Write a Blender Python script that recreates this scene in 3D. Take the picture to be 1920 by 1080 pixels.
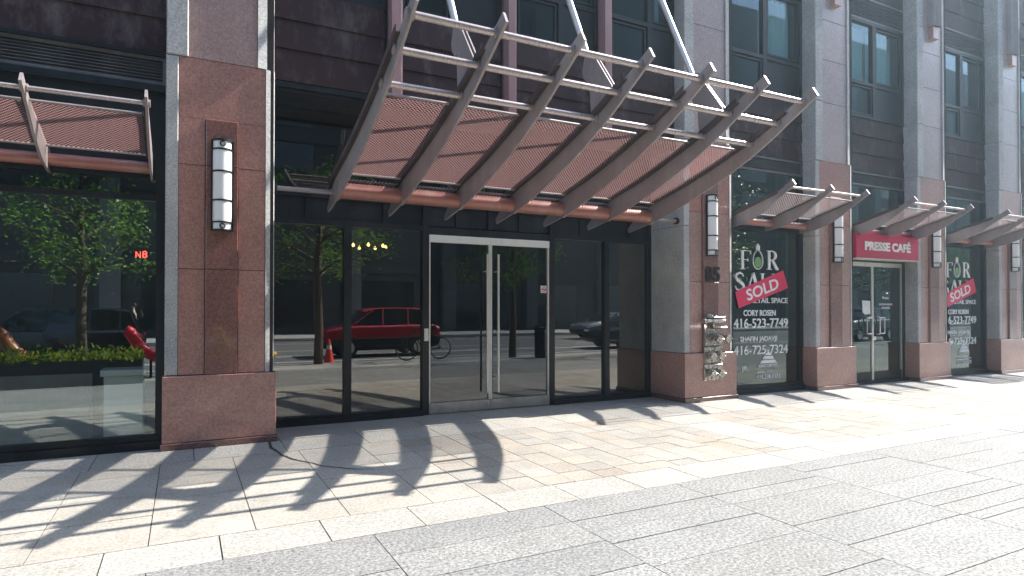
import bpy, bmesh, math, random
from mathutils import Vector, Matrix
random.seed(7)
R = math.radians
sc = bpy.context.scene
COL = sc.collection
for o in list(bpy.data.objects): bpy.data.objects.remove(o)

# ---------------------------------------------------------------- camera
cd = bpy.data.cameras.new("camera"); cam = bpy.data.objects.new("camera", cd); COL.objects.link(cam)
cd.sensor_width = 36.0; cd.sensor_fit = 'HORIZONTAL'
cd.lens = 1180.0/1920*36.0
cd.shift_y = 0.012835
cd.clip_start = .05; cd.clip_end = 2000
cam.location = (0, -7.815, 1.55)
cam.rotation_euler = (R(90.6), 0, R(-27.53))
sc.camera = cam
# ---------------------------------------------------------------- light
SUNV = Vector((-1.02, .035, -1.0)).normalized()
w = bpy.data.worlds.new("World"); sc.world = w; w.use_nodes = True
nt = w.node_tree
sky = nt.nodes.new('ShaderNodeTexSky'); sky.sky_type = 'NISHITA'; sky.sun_disc = False
sky.sun_elevation = R(44.4); sky.sun_rotation = R(92)
bg = nt.nodes['Background']; bg.inputs['Strength'].default_value = .115
nt.links.new(sky.outputs[0], bg.inputs[0])
sl = bpy.data.lights.new("sun", 'SUN'); so = bpy.data.objects.new("sun", sl); COL.objects.link(so)
sl.energy = 4.3; sl.angle = R(.5); sl.color = (1, .955, .89)
so.rotation_euler = SUNV.to_track_quat('-Z', 'Y').to_euler(); so.location = (20, -3, 25)
sc.view_settings.view_transform = 'Standard'; sc.view_settings.look = 'None'
sc.view_settings.exposure = 1.78; sc.view_settings.gamma = 1
sc.render.engine = 'CYCLES'
sc.cycles.transparent_max_bounces = 16; sc.cycles.max_bounces = 8
sc.cycles.caustics_reflective = False; sc.cycles.caustics_refractive = False

# ---------------------------------------------------------------- materials
MATS = {}
def base(name, col, rough=.6, metal=0., spec=.5, coat=0.):
    m = bpy.data.materials.new(name); m.use_nodes = True
    b = m.node_tree.nodes['Principled BSDF']
    b.inputs['Base Color'].default_value = (*col, 1); b.inputs['Roughness'].default_value = rough
    b.inputs['Metallic'].default_value = metal
    b.inputs['Specular IOR Level'].default_value = spec
    b.inputs['Coat Weight'].default_value = coat; b.inputs['Coat Roughness'].default_value = .05
    MATS[name] = m
    return m, m.node_tree, b
def N(nt, t, **k):
    n = nt.nodes.new(t)
    for a, v in k.items():
        if a in n.inputs.keys(): n.inputs[a].default_value = v
        else: setattr(n, a, v)
    return n
def noise(nt, scale, detail=3, rough=.6, stretch=None):
    co = N(nt, 'ShaderNodeNewGeometry')
    src = co.outputs['Position']
    if stretch:
        mp = N(nt, 'ShaderNodeMapping'); mp.inputs['Scale'].default_value = stretch
        nt.links.new(src, mp.inputs[0]); src = mp.outputs[0]
    n = N(nt, 'ShaderNodeTexNoise'); n.inputs['Scale'].default_value = scale
    n.inputs['Detail'].default_value = detail; n.inputs['Roughness'].default_value = rough
    nt.links.new(src, n.inputs['Vector'])
    return n.outputs['Fac']
def ramp(nt, fac, stops):
    r = N(nt, 'ShaderNodeValToRGB'); nt.links.new(fac, r.inputs[0])
    e = r.color_ramp.elements
    while len(e) < len(stops): e.new(.5)
    for i, (p, c) in enumerate(stops): e[i].position = p; e[i].color = (*c, 1)
    return r.outputs[0]
def mixc(nt, a, b, fac, mode='MIX'):
    m = N(nt, 'ShaderNodeMix'); m.data_type = 'RGBA'; m.blend_type = mode
    for sock, v in ((m.inputs[6], a), (m.inputs[7], b), (m.inputs[0], fac)):
        if hasattr(v, 'links'): nt.links.new(v, sock)
        elif isinstance(v, (int, float)): sock.default_value = v
        else: sock.default_value = (*v, 1)
    return m.outputs[2]
def bump(nt, b, fac, strength=.2, dist=.01):
    bp = N(nt, 'ShaderNodeBump'); bp.inputs['Strength'].default_value = strength; bp.inputs['Distance'].default_value = dist
    nt.links.new(fac, bp.inputs['Height']); nt.links.new(bp.outputs[0], b.inputs['Normal'])
def granite(name, c, contrast=.5, scale=55, rough=.45, coat=0., tone=True, macro=.25, bmp=0., spots=False):
    m, nt, b = base(name, c, rough, coat=coat)
    f = noise(nt, scale, 4, .8)
    lo = tuple(x*(1-contrast) for x in c); hi = tuple(min(1, x*(1+contrast)) for x in c)
    col = ramp(nt, f, [(.36, lo), (.5, c), (.64, hi)])
    f2 = noise(nt, 1.3, 5, .65)
    col = mixc(nt, col, ramp(nt, f2, [(.3, (1-macro,)*3), (.7, (1, 1, 1))]), 1., 'MULTIPLY')
    if spots:   # trodden gum, drips and grime patches
        for sc_, th, dk in ((1.7, .035, .45), (4.3, .05, .72)):
            v = N(nt, 'ShaderNodeTexVoronoi'); v.inputs['Scale'].default_value = sc_
            ge = N(nt, 'ShaderNodeNewGeometry'); nt.links.new(ge.outputs['Position'], v.inputs['Vector'])
            col = mixc(nt, col, ramp(nt, v.outputs['Distance'], [(th*.7, (dk,)*3), (th, (1, 1, 1))]), 1., 'MULTIPLY')
        col = mixc(nt, col, ramp(nt, noise(nt, 4.5, 6, .7), [(.52, (1, 1, 1)), (.72, (.80, .79, .77))]), 1., 'MULTIPLY')
    if tone:
        a = N(nt, 'ShaderNodeAttribute'); a.attribute_name = 'tone'
        col = mixc(nt, col, a.outputs['Color'], 1., 'MULTIPLY')
    nt.links.new(col, b.inputs['Base Color'])
    if bmp: bump(nt, b, f, bmp, .004)
    return m
granite('red_granite', (.46, .235, .185), .30, 42, .3, coat=.5, macro=.22)
granite('dark_red_granite', (.27, .125, .10), .36, 42, .2, coat=.8, macro=.3)
granite('grey_granite', (.53, .52, .50), .34, 48, .65, macro=.35, bmp=.3)
granite('paver_grey', (.215, .212, .205), .7, 44, .75, macro=.2, spots=True)
granite('paver_light', (.34, .322, .29), .45, 40, .75, macro=.2, spots=True)
granite('paver_beige', (.315, .285, .245), .32, 44, .75, macro=.22, spots=True)
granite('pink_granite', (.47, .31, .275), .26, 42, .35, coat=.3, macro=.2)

def stained(name, c, c2, rough, metal=0., scale=2.5, thr=.55, stretch=(1, 1, .45), coat=0.):
    m, nt, b = base(name, c, rough, metal, coat=coat)
    f = noise(nt, scale, 8, .72, stretch)
    col = ramp(nt, f, [(thr-.06, c), (thr+.16, c2)])
    nt.links.new(col, b.inputs['Base Color'])
    rr = ramp(nt, f, [(.3, (rough*.8,)*3), (.75, (min(1, rough*1.4),)*3)])
    nt.links.new(rr, b.inputs['Roughness'])
    return m
stained('maroon_panel', (.040, .016, .017), (.14, .115, .11), .6, 0, 3.2, .56)
MATS['maroon_panel'].node_tree.nodes['Principled BSDF'].inputs['Specular IOR Level'].default_value = .3
stained('rod_paint', (.52, .44, .42), (.42, .35, .33), .25, .45, 5, .5, coat=.4)
stained('canopy_dark', (.055, .038, .036), (.10, .075, .07), .5, .1, 3, .5)  # shading along the rib tops put into a darker stiffener colour
stained('louvre_metal', (.14, .14, .145), (.22, .22, .22), .4, .3, 4, .55)
stained('dark_frame', (.009, .011, .014), (.02, .023, .028), .4, .1, 4, .55)
stained('canopy_paint', (.285, .245, .238), (.37, .32, .31), .38, .2, 3, .5)
stained('copper_paint', (.34, .145, .115), (.42, .24, .2), .33, .2, 3, .55)
stained('mullion_paint', (.42, .25, .245), (.48, .32, .31), .4, .15, 3, .55)
stained('steel', (.74, .72, .66), (.62, .60, .54), .33, .55, 6, .55)
stained('chrome_worn', (.46, .445, .41), (.16, .145, .13), .25, .8, 22, .5, (1, 1, 1))
stained('asphalt', (.10, .10, .105), (.15, .15, .15), .85, 0, 6, .5, (1, 1, 1))
stained('concrete', (.34, .33, .31), (.42, .41, .39), .8, 0, 3, .5, (1, 1, 1))
stained('opp_wall', (.032, .031, .030), (.055, .052, .05), .7, 0, 1.2, .5)
stained('opp_pier', (.10, .10, .098), (.15, .145, .14), .7, 0, 1.2, .5)
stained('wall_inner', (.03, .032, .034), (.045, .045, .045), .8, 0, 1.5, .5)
base('black_metal', (.012, .012, .014), .4, .3)
base('joint_dark', (.035, .028, .024), .95)
stained('door_steel', (.86, .84, .77), (.74, .72, .66), .4, .15, 5, .55)
stained('brushed_rail', (.42, .41, .38), (.3, .29, .27), .35, .5, 5, .5)
base('lamp_shade', (.86, .86, .84), .35, coat=.3)
base('white_paint', (.8, .8, .78), .5)
base('vinyl_white', (.93, .95, .94), .8, spec=.2)
base('vinyl_pink', (.80, .04, .12), .45)
base('sign_crimson', (.52, .012, .07), .4)
base('bulb_green', (.20, .42, .16), .4)
base('curtain', (.72, .78, .75), .9)
base('road_white', (.75, .75, .72), .7)
base('car_red', (.36, .008, .02), .25, .2, coat=1.)
base('car_black', (.012, .013, .016), .25, .2, coat=1.)
base('car_silver', (.36, .38, .40), .3, .6, coat=1.)
base('car_glass', (.01, .012, .014), .05, 0, coat=1.)
base('rubber', (.015, .015, .015), .8)
base('cone_red', (.75, .05, .03), .5)
base('seat_red', (.75, .01, .03), .35, coat=.6)
base('seat_yellow', (.75, .45, .02), .35, coat=.6)
base('seat_brown', (.35, .10, .03), .4, coat=.4)
base('bark', (.10, .075, .055), .9)
base('planter_dark', (.03, .035, .035), .6)
base('skin', (.5, .3, .22), .6)
base('cloth_pale', (.6, .56, .45), .9)
base('cloth_dark', (.03, .03, .04), .9)
base('hair_dark', (.02, .014, .01), .7)
base('soil', (.06, .045, .03), .95)
def leafmat(name, c, c2):
    m, nt, b = base(name, c, .38)
    col = ramp(nt, noise(nt, 9, 2), [(.35, c), (.65, c2)])
    nt.links.new(col, b.inputs['Base Color'])
    tr = N(nt, 'ShaderNodeBsdfTranslucent'); nt.links.new(col, tr.inputs[0])
    mx = N(nt, 'ShaderNodeMixShader'); mx.inputs[0].default_value = .35
    out = nt.nodes['Material Output']
    nt.links.new(b.outputs[0], mx.inputs[1]); nt.links.new(tr.outputs[0], mx.inputs[2]); nt.links.new(mx.outputs[0], out.inputs[0])
leafmat('leaf', (.04, .12, .02), (.20, .34, .06))
leafmat('leaf_yellow', (.38, .40, .04), (.42, .38, .05))
def emis(name, c, s):
    m, nt, b = base(name, c); b.inputs['Emission Color'].default_value = (*c, 1); b.inputs['Emission Strength'].default_value = s
emis('bulb_warm', (1, .62, .2), 5); emis('neon_red', (1, .06, .04), 2.2)
def glass(name, tint, refl, k, rcol=(1, 1, 1)):
    m = bpy.data.materials.new(name); m.use_nodes = True; nt = m.node_tree; nt.nodes.clear(); MATS[name] = m
    out = N(nt, 'ShaderNodeOutputMaterial')
    t = N(nt, 'ShaderNodeBsdfTransparent'); t.inputs[0].default_value = (*tint, 1)
    g = N(nt, 'ShaderNodeBsdfGlossy'); g.inputs['Roughness'].default_value = 0.0; g.inputs['Color'].default_value = (*rcol, 1)
    fr = N(nt, 'ShaderNodeFresnel'); fr.inputs['IOR'].default_value = 1.5
    ma = N(nt, 'ShaderNodeMath', operation='MULTIPLY_ADD'); ma.inputs[1].default_value = k; ma.inputs[2].default_value = refl
    ma.use_clamp = True
    nt.links.new(fr.outputs[0], ma.inputs[0])
    ge = N(nt, 'ShaderNodeNewGeometry'); iv = N(nt, 'ShaderNodeMath', operation='SUBTRACT'); iv.inputs[0].default_value = 1
    nt.links.new(ge.outputs['Backfacing'], iv.inputs[1])
    mu = N(nt, 'ShaderNodeMath', operation='MULTIPLY'); nt.links.new(ma.outputs[0], mu.inputs[0]); nt.links.new(iv.outputs[0], mu.inputs[1])
    f = noise(nt, .55, 2, .5)
    bp = N(nt, 'ShaderNodeBump'); bp.inputs['Strength'].default_value = .12; bp.inputs['Distance'].default_value = .012
    nt.links.new(f, bp.inputs['Height']); nt.links.new(bp.outputs[0], g.inputs['Normal'])
    mx = N(nt, 'ShaderNodeMixShader')
    nt.links.new(mu.outputs[0], mx.inputs[0]); nt.links.new(t.outputs[0], mx.inputs[1]); nt.links.new(g.outputs[0], mx.inputs[2])
    nt.links.new(mx.outputs[0], out.inputs[0])
glass('glass_entry', (.5, .51, .48), .15, 1.5, (1, .99, .93))
glass('glass_door', (.45, .46, .46), .07, 1.1, (.9, .95, 1))
glass('glass_shop', (.5, .56, .54), .09, 1.15, (.86, 1, .97))
glass('glass_upper', (.72, .86, .88), .07, .9, (.75, .93, 1))
glass('glass_clear', (.88, .93, .91), .22, 1.5, (.9, 1, .97))
# perforated sheet: real openings cut by the sheet's own pattern
def perforated(name, c, thr):
    m, nt, b = base(name, c, .45, .15)
    uv = N(nt, 'ShaderNodeUVMap'); uv.uv_map = 'UVMap'
    sp = N(nt, 'ShaderNodeSeparateXYZ'); nt.links.new(uv.outputs[0], sp.inputs[0])
    def wave(out, a, bb):
        m1 = N(nt, 'ShaderNodeMath', operation='MULTIPLY'); nt.links.new(sp.outputs[0], m1.inputs[0]); m1.inputs[1].default_value = a
        m2 = N(nt, 'ShaderNodeMath', operation='MULTIPLY_ADD'); nt.links.new(sp.outputs[1], m2.inputs[0]); m2.inputs[1].default_value = bb
        nt.links.new(m1.outputs[0], m2.inputs[2])
        s = N(nt, 'ShaderNodeMath', operation='SINE'); nt.links.new(m2.outputs[0], s.inputs[0]); return s.outputs[0]
    p = 2*math.pi/.029
    s1 = wave(0, p*.7, p*.7); s2 = wave(0, p*.7, -p*.7)
    ad = N(nt, 'ShaderNodeMath', operation='ADD'); nt.links.new(s1, ad.inputs[0]); nt.links.new(s2, ad.inputs[1])
    gt = N(nt, 'ShaderNodeMath', operation='GREATER_THAN'); nt.links.new(ad.outputs[0], gt.inputs[0]); gt.inputs[1].default_value = thr
    t = N(nt, 'ShaderNodeBsdfTransparent'); mx = N(nt, 'ShaderNodeMixShader')
    tl = N(nt, 'ShaderNodeBsdfTranslucent'); tl.inputs[0].default_value = (*c, 1)
    mt_ = N(nt, 'ShaderNodeMixShader'); mt_.inputs[0].default_value = .4
    nt.links.new(b.outputs[0], mt_.inputs[1]); nt.links.new(tl.outputs[0], mt_.inputs[2])
    nt.links.new(gt.outputs[0], mx.inputs[0]); nt.links.new(mt_.outputs[0], mx.inputs[1]); nt.links.new(t.outputs[0], mx.inputs[2])
    nt.links.new(mx.outputs[0], nt.nodes['Material Output'].inputs[0])
perforated('perforated_sheet', (.29, .165, .155), .02)
perforated('open_perforated_sheet', (.42, .34, .33), -.35)

# ---------------------------------------------------------------- mesh helpers
class MB:
    def __init__(s): s.v = []; s.f = []; s.t = []; s.uv = None; s.tone = False
    def add(s, vs, fs, tone=1.):
        k = len(s.v); s.v += [tuple(v) for v in vs]; s.f += [tuple(i+k for i in f) for f in fs]
        s.t += [tone]*len(fs) if not isinstance(tone, list) else tone
        return s
    def box(s, x0, x1, y0, y1, z0, z1, tone=1.):
        if x0 > x1: x0, x1 = x1, x0
        if y0 > y1: y0, y1 = y1, y0
        if z0 > z1: z0, z1 = z1, z0
        vs = [(x0,y0,z0),(x1,y0,z0),(x1,y1,z0),(x0,y1,z0),(x0,y0,z1),(x1,y0,z1),(x1,y1,z1),(x0,y1,z1)]
        return s.add(vs, [(0,3,2,1),(4,5,6,7),(0,1,5,4),(1,2,6,5),(2,3,7,6),(3,0,4,7)], tone)
    def cbox(s, x0, x1, y0, y1, z0, z1, c=.006, tone=1.):
        """box with its four front vertical/horizontal edges chamfered (front is -Y)"""
        vs = [(x0,y1,z0),(x1,y1,z0),(x1,y1,z1),(x0,y1,z1),(x0,y0+c,z0),(x1,y0+c,z0),(x1,y0+c,z1),(x0,y0+c,z1),
              (x0+c,y0,z0+c),(x1-c,y0,z0+c),(x1-c,y0,z1-c),(x0+c,y0,z1-c)]
        fs = [(8,9,10,11),(4,5,9,8),(5,6,10,9),(6,7,11,10),(7,4,8,11),(0,1,5,4),(1,2,6,5),(2,3,7,6),(3,0,4,7),(3,2,1,0)]
        return s.add(vs, fs, tone)
    def prism(s, poly, axis, a, b, tone=1.):
        """poly of 2D points in the plane normal to axis, extruded from a to b"""
        n = len(poly)
        def P(p, t): return (t, p[0], p[1]) if axis == 'x' else ((p[0], t, p[1]) if axis == 'y' else (p[0], p[1], t))
        vs = [P(p, a) for p in poly]+[P(p, b) for p in poly]
        return s.add(vs, [tuple(range(n))[::-1], tuple(range(n, 2*n))]+[(i, (i+1) % n, n+(i+1) % n, n+i) for i in range(n)], tone)
    def strip(s, lo, up, x0, x1):
        """plate between two curves (Y,Z) of equal length, thickness x0..x1"""
        n = len(lo); vs = []
        for x in (x0, x1):
            vs += [(x, p[0], p[1]) for p in lo]+[(x, p[0], p[1]) for p in up]
        fs = []
        for i in range(n-1):
            fs += [(i, n+i, n+i+1, i+1), (2*n+i, 2*n+i+1, 3*n+i+1, 3*n+i), (i, i+1, 2*n+i+1, 2*n+i), (n+i, 3*n+i, 3*n+i+1, n+i+1)]
        fs += [(0, 2*n, 3*n, n), (n-1, 2*n-1, 4*n-1, 3*n-1)]
        return s.add(vs, fs)
    def tube(s, pts, r, n=10, caps=True):
        pts = [Vector(p) for p in pts]; m = len(pts); k = len(s.v); rs = r if isinstance(r, (list, tuple)) else [r]*m
        vs = []; fs = []; prev = None
        for i, p in enumerate(pts):
            d = (pts[min(i+1, m-1)]-pts[max(i-1, 0)]).normalized()
            if prev is None:
                a = d.orthogonal().normalized()
            else:
                a = (prev-d*prev.dot(d)).normalized()
            prev = a; b = d.cross(a)
            for j in range(n):
                t = 2*math.pi*j/n; vs.append(p+(a*math.cos(t)+b*math.sin(t))*rs[i])
        for i in range(m-1):
            for j in range(n):
                fs.append((i*n+j, i*n+(j+1) % n, (i+1)*n+(j+1) % n, (i+1)*n+j))
        if caps: fs += [tuple(range(n))[::-1], tuple(range((m-1)*n, m*n))]
        return s.add(vs, fs)
    def torus(s, c, axis, R_, r, n=20, m=6, a0=0, a1=2*math.pi):
        c = Vector(c); pts = []
        full = abs(a1-a0-2*math.pi) < 1e-6
        for i in range(n+1):
            t = a0+(a1-a0)*i/n; ca, sa = math.cos(t)*R_, math.sin(t)*R_
            pts.append(c+Vector({'x': (0, ca, sa), 'y': (ca, 0, sa), 'z': (ca, sa, 0)}[axis]))
        return s.tube(pts, r, m, not full)
    def build(s, name, mat, parent=None, smooth=False, bev=0.):
        me = bpy.data.meshes.new(name)
        o = bpy.data.objects.new(name, me); COL.objects.link(o)
        org = Vector((0, 0, 0))
        if parent is not None:
            o.parent = parent; p = parent
            while p.parent: p = p.parent
            org = Vector(p.location)
        me.from_pydata([tuple(Vector(v)-org) for v in s.v], [], s.f)
        bm = bmesh.new(); bm.from_mesh(me); bmesh.ops.recalc_face_normals(bm, faces=bm.faces); bm.to_mesh(me); bm.free()
        ca = me.color_attributes.new('tone', 'FLOAT_COLOR', 'CORNER')
        i = 0
        for p_, t in zip(me.polygons, s.t):
            tt = t if isinstance(t, tuple) else (t, t, t)
            for li in p_.loop_indices: ca.data[li].color = (*tt, 1)
        me.materials.append(MATS[mat])
        if smooth:
            for p_ in me.polygons: p_.use_smooth = True
            try: me.set_sharp_from_angle(angle=R(40))
            except Exception: pass
        if bev:
            md = o.modifiers.new('bevel', 'BEVEL'); md.width = bev; md.segments = 2; md.limit_method = 'ANGLE'
        return o
def tag(o, label=None, cat=None, group=None, kind=None):
    if label: o['label'] = label
    if cat: o['category'] = cat
    if group: o['group'] = group
    if kind: o['kind'] = kind
    return o
def empty(name, loc=(0, 0, 0), label=None, cat=None, group=None):
    o = bpy.data.objects.new(name, None); COL.objects.link(o); o.location = loc; o.empty_display_size = .2
    return tag(o, label, cat, group)
def copy_tree(o, loc=None, parent=None, label=None, rz=None, scale=None):
    c = o.copy(); COL.objects.link(c); c.parent = parent
    if loc is not None: c.location = loc
    if rz is not None: c.rotation_euler[2] = rz
    if scale: c.scale = (scale,)*3
    if label: c['label'] = label
    for ch in [x for x in bpy.data.objects if x.parent == o]: copy_tree(ch, parent=c)
    return c
def spline(pts, n):
    out = []
    P = [Vector(p) for p in pts]; P = [P[0]*2-P[1]]+P+[P[-1]*2-P[-2]]
    m = len(pts)-1
    for i in range(n+1):
        t = i/n*m; k = min(int(t), m-1); u = t-k; a, b, c, d = P[k:k+4]
        out.append(.5*((2*b)+(c-a)*u+(2*a-5*b+4*c-d)*u*u+(3*b-a-3*c+d)*u**3))
    return out
def text_mesh(txt, x0, x1, z0, z1, y, name, mat, parent=None, ext=.002, bold=0., rot=0.):
    cu = bpy.data.curves.new('t', 'FONT'); cu.body = txt; cu.extrude = .02; cu.offset = bold; cu.resolution_u = 3
    to = bpy.data.objects.new('t', cu); COL.objects.link(to)
    dg = bpy.context.evaluated_depsgraph_get(); me = bpy.data.meshes.new_from_object(to.evaluated_get(dg))
    vs = [v.co.copy() for v in me.vertices]; fs = [tuple(p.vertices) for p in me.polygons]
    bpy.data.objects.remove(to); bpy.data.curves.remove(cu); bpy.data.meshes.remove(me)
    ax, bx = min(v.x for v in vs), max(v.x for v in vs); az, bz = min(v.y for v in vs), max(v.y for v in vs)
    cx, cz = (x0+x1)/2, (z0+z1)/2; out = []
    for v in vs:
        X = x0+(v.x-ax)/(bx-ax)*(x1-x0); Z = z0+(v.y-az)/(bz-az)*(z1-z0); Y = y-(v.z+.02)/.04*ext
        dx, dz = X-cx, Z-cz
        out.append((cx+dx*math.cos(rot)-dz*math.sin(rot), Y, cz+dx*math.sin(rot)+dz*math.cos(rot)))
    mb = MB(); mb.add(out, fs); return mb if name is None else mb.build(name, mat, parent)

# ================================================================= GROUND
def struct(mb, name, mat, **k): return tag(mb.build(name, mat, **k), kind='structure')
g = MB(); g.add([(-400, -500, -.16), (500, -500, -.16), (500, 400, -.16), (-400, 400, -.16)], [(0, 1, 2, 3)]); struct(g, 'ground', 'asphalt')
g = MB(); g.box(-60, 90, -8.6, 9, -.15, -.012); struct(g, 'pavement_bed', 'joint_dark')
def slabs(name, mat, cells, gap=.005, var=.06):
    mb = MB()
    for (x0, x1, y0, y1) in cells:
        t = 1+random.uniform(-var, var)
        hue = random.uniform(-.12, .15)*var
        dz = random.uniform(-.0012, .0012)
        mb.box(x0+gap, x1-gap, y0+gap, y1-gap, -.011, dz, (t+hue, t, t-hue))
    return struct(mb, name, mat)
# grey field of random ashlar strips
cells = []; px = 2.5-1.345*30
rr = random.Random(11)
while px < 70:
    x1 = px+1.345; y = -3.55
    while y > -6.9:
        d = rr.choice([.24, .41, .56, .56, .62, .42])
        if 5.1 < px < 5.3 and y > -5.4: d = [.26, .58, .36, .22, .21, .12, .55, .5][len([c for c in cells if abs(c[0]-px) < .01])] if len([c for c in cells if abs(c[0]-px) < .01]) < 8 else d
        y0 = max(y-d, -6.9)
        if y0 < -6.6: y0 = -6.9
        cells.append((px, x1, y0, y)); y = y0
    px = x1
slabs('granite_pavement', 'paver_grey', cells, .0035, .07)
# light border band with cross bands, and beige fields
light = []; beige = []
def zone_of(x):   # beige fields between light cross bands (bay rhythm 3.25 m)
    for a, b in ((2.2, 5.85), (6.62, 9.0), (9.87, 12.25), (13.12, 15.5), (16.37, 18.75), (19.6, 22), (22.9, 25.2), (26.1, 28.5)):
        if a <= x <= b: return a, b
x = -.44-.66*40
while x < 60: light.append((x, x+.66, -3.55, -3.08)); x += .66
# left field: large pale flags
x = -.2-.655*20
while x < 2.1:
    y = -.66; k = 0
    off = rr.choice([0, .2])
    for d in ([.39, .72, .62, .69] if off else [.62, .70, .66, .44]): light_y0 = y-d; beige.append((x, min(x+.655, 2.2), light_y0, y)); y = light_y0
    x += .655
last_flags = len(beige)
for a, b in ((2.2, 5.85), (6.62, 9.0), (9.87, 12.25), (13.12, 15.5), (16.37, 18.75), (19.6, 22), (22.9, 25.2), (26.1, 28.5)):
    n = round((b-a)/.308); dx = (b-a)/n
    top = -.66 if a < 3 else -.98
    for i in range(n):
        y = top
        while y > -3.08+.01:
            d = rr.choice([.28, .33, .31, .47]); y0 = y-d
            if y0 < -3.08+.15: y0 = -3.08
            beige.append((a+i*dx, a+(i+1)*dx, y0, y)); y = y0
for a, b in ((5.85, 6.62), (9.0, 9.87), (12.25, 13.12), (15.5, 16.37), (18.75, 19.6), (22, 22.9), (25.2, 26.1)):
    y = -.66 if a < 6 else -.98
    for d in (.8, .8, .8):
        y0 = max(-3.08, y-d)
        if y0 < -3.0: y0 = -3.08
        if y0 < y-.05: light.append((a, b, y0, y)); y = y0
# row against the building
x = -26.
while x < 60:
    x1 = x+.9
    if x1 > 6 : light.append((x, x1, -.98, -.02))
    else: light.append((x, x1, -.66, -.02))
    light.append((x, x1, -.02, .9)); x = x1
slabs('light_border_pavement', 'paver_light', light, .0045, .06)
mb = MB()
for i, (x0, x1, y0, y1) in enumerate(beige):
    v = .13 if i >= last_flags else .05
    t = 1+random.uniform(-v, v*.6); hue = random.uniform(-.05, .05)*(1 if i >= last_flags else .3)
    base_t = (t+hue+(0 if i >= last_flags else .10), t+(0 if i >= last_flags else .12), t-hue+(0 if i >= last_flags else .13))
    mb.box(x0+.0035, x1-.0035, y0+.0035, y1-.0035, -.011, random.uniform(-.0014, .0014), base_t)
struct(mb, 'beige_pavement', 'paver_beige')
mb = MB()
x = -40.
while x < 70: mb.box(x+.003, x+1.997, -8.45, -6.905, -.011, 0, 1+random.uniform(-.05, .05)); x += 2
struct(mb, 'furnishing_strip', 'concrete')
mb = MB(); x = -60.
while x < 90: mb.box(x+.004, x+1.996, -8.6, -8.455, -.159, .0); x += 2
struct(mb, 'kerb', 'concrete')
mb = MB()
mb.box(-60, 90, -29, -24, -.155, .0); struct(mb, 'far_pavement', 'concrete')
mb = MB(); mb.box(-60, 90, -11.15, -11.03, -.156, -.152)
x = -60.
while x < 90: mb.box(x, x+3, -16.4, -16.28, -.156, -.152); x += 7
mb.box(-60, 90, -13.4, -13.25, -.156, -.152); mb.box(-60, 90, -13.75, -13.65, -.156, -.152); mb.box(-60, 90, -21.6, -21.48, -.156, -.152)
struct(mb, 'road_marking', 'road_white')

mb = MB(); cr = [(.88, -.06, .03), (.86, -.42, .06), (.90, -.62, .025), (.923, -.86, .04), (1.027, -1.12, .015), (1.244, -1.52, .022), (1.48, -1.76, .012), (1.62, -1.86, .006)]
jl = 0.
for (xa, ya, wa), (xb, yb, wb) in zip(cr, cr[1:]):
    n_ = 7
    for q in range(n_):
        f0, f1 = q/n_, (q+1)/n_; j0, j1 = jl, random.uniform(-.03, .03)*(q < n_-1); jl = j1
        p0 = (xa+(xb-xa)*f0, ya+(yb-ya)*f0+j0); p1 = (xa+(xb-xa)*f1, ya+(yb-ya)*f1+j1)
        mb.add([(p0[0]-wa*.35, p0[1]-wa/2, .0035), (p1[0]-wb*.35, p1[1]-wb/2, .0035), (p1[0]+wb*.35, p1[1]+wb/2, .0035), (p0[0]+wa*.35, p0[1]+wa/2, .0035)], [(0, 1, 2, 3)])
struct(mb, 'pavement_crack', 'joint_dark')
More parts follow.
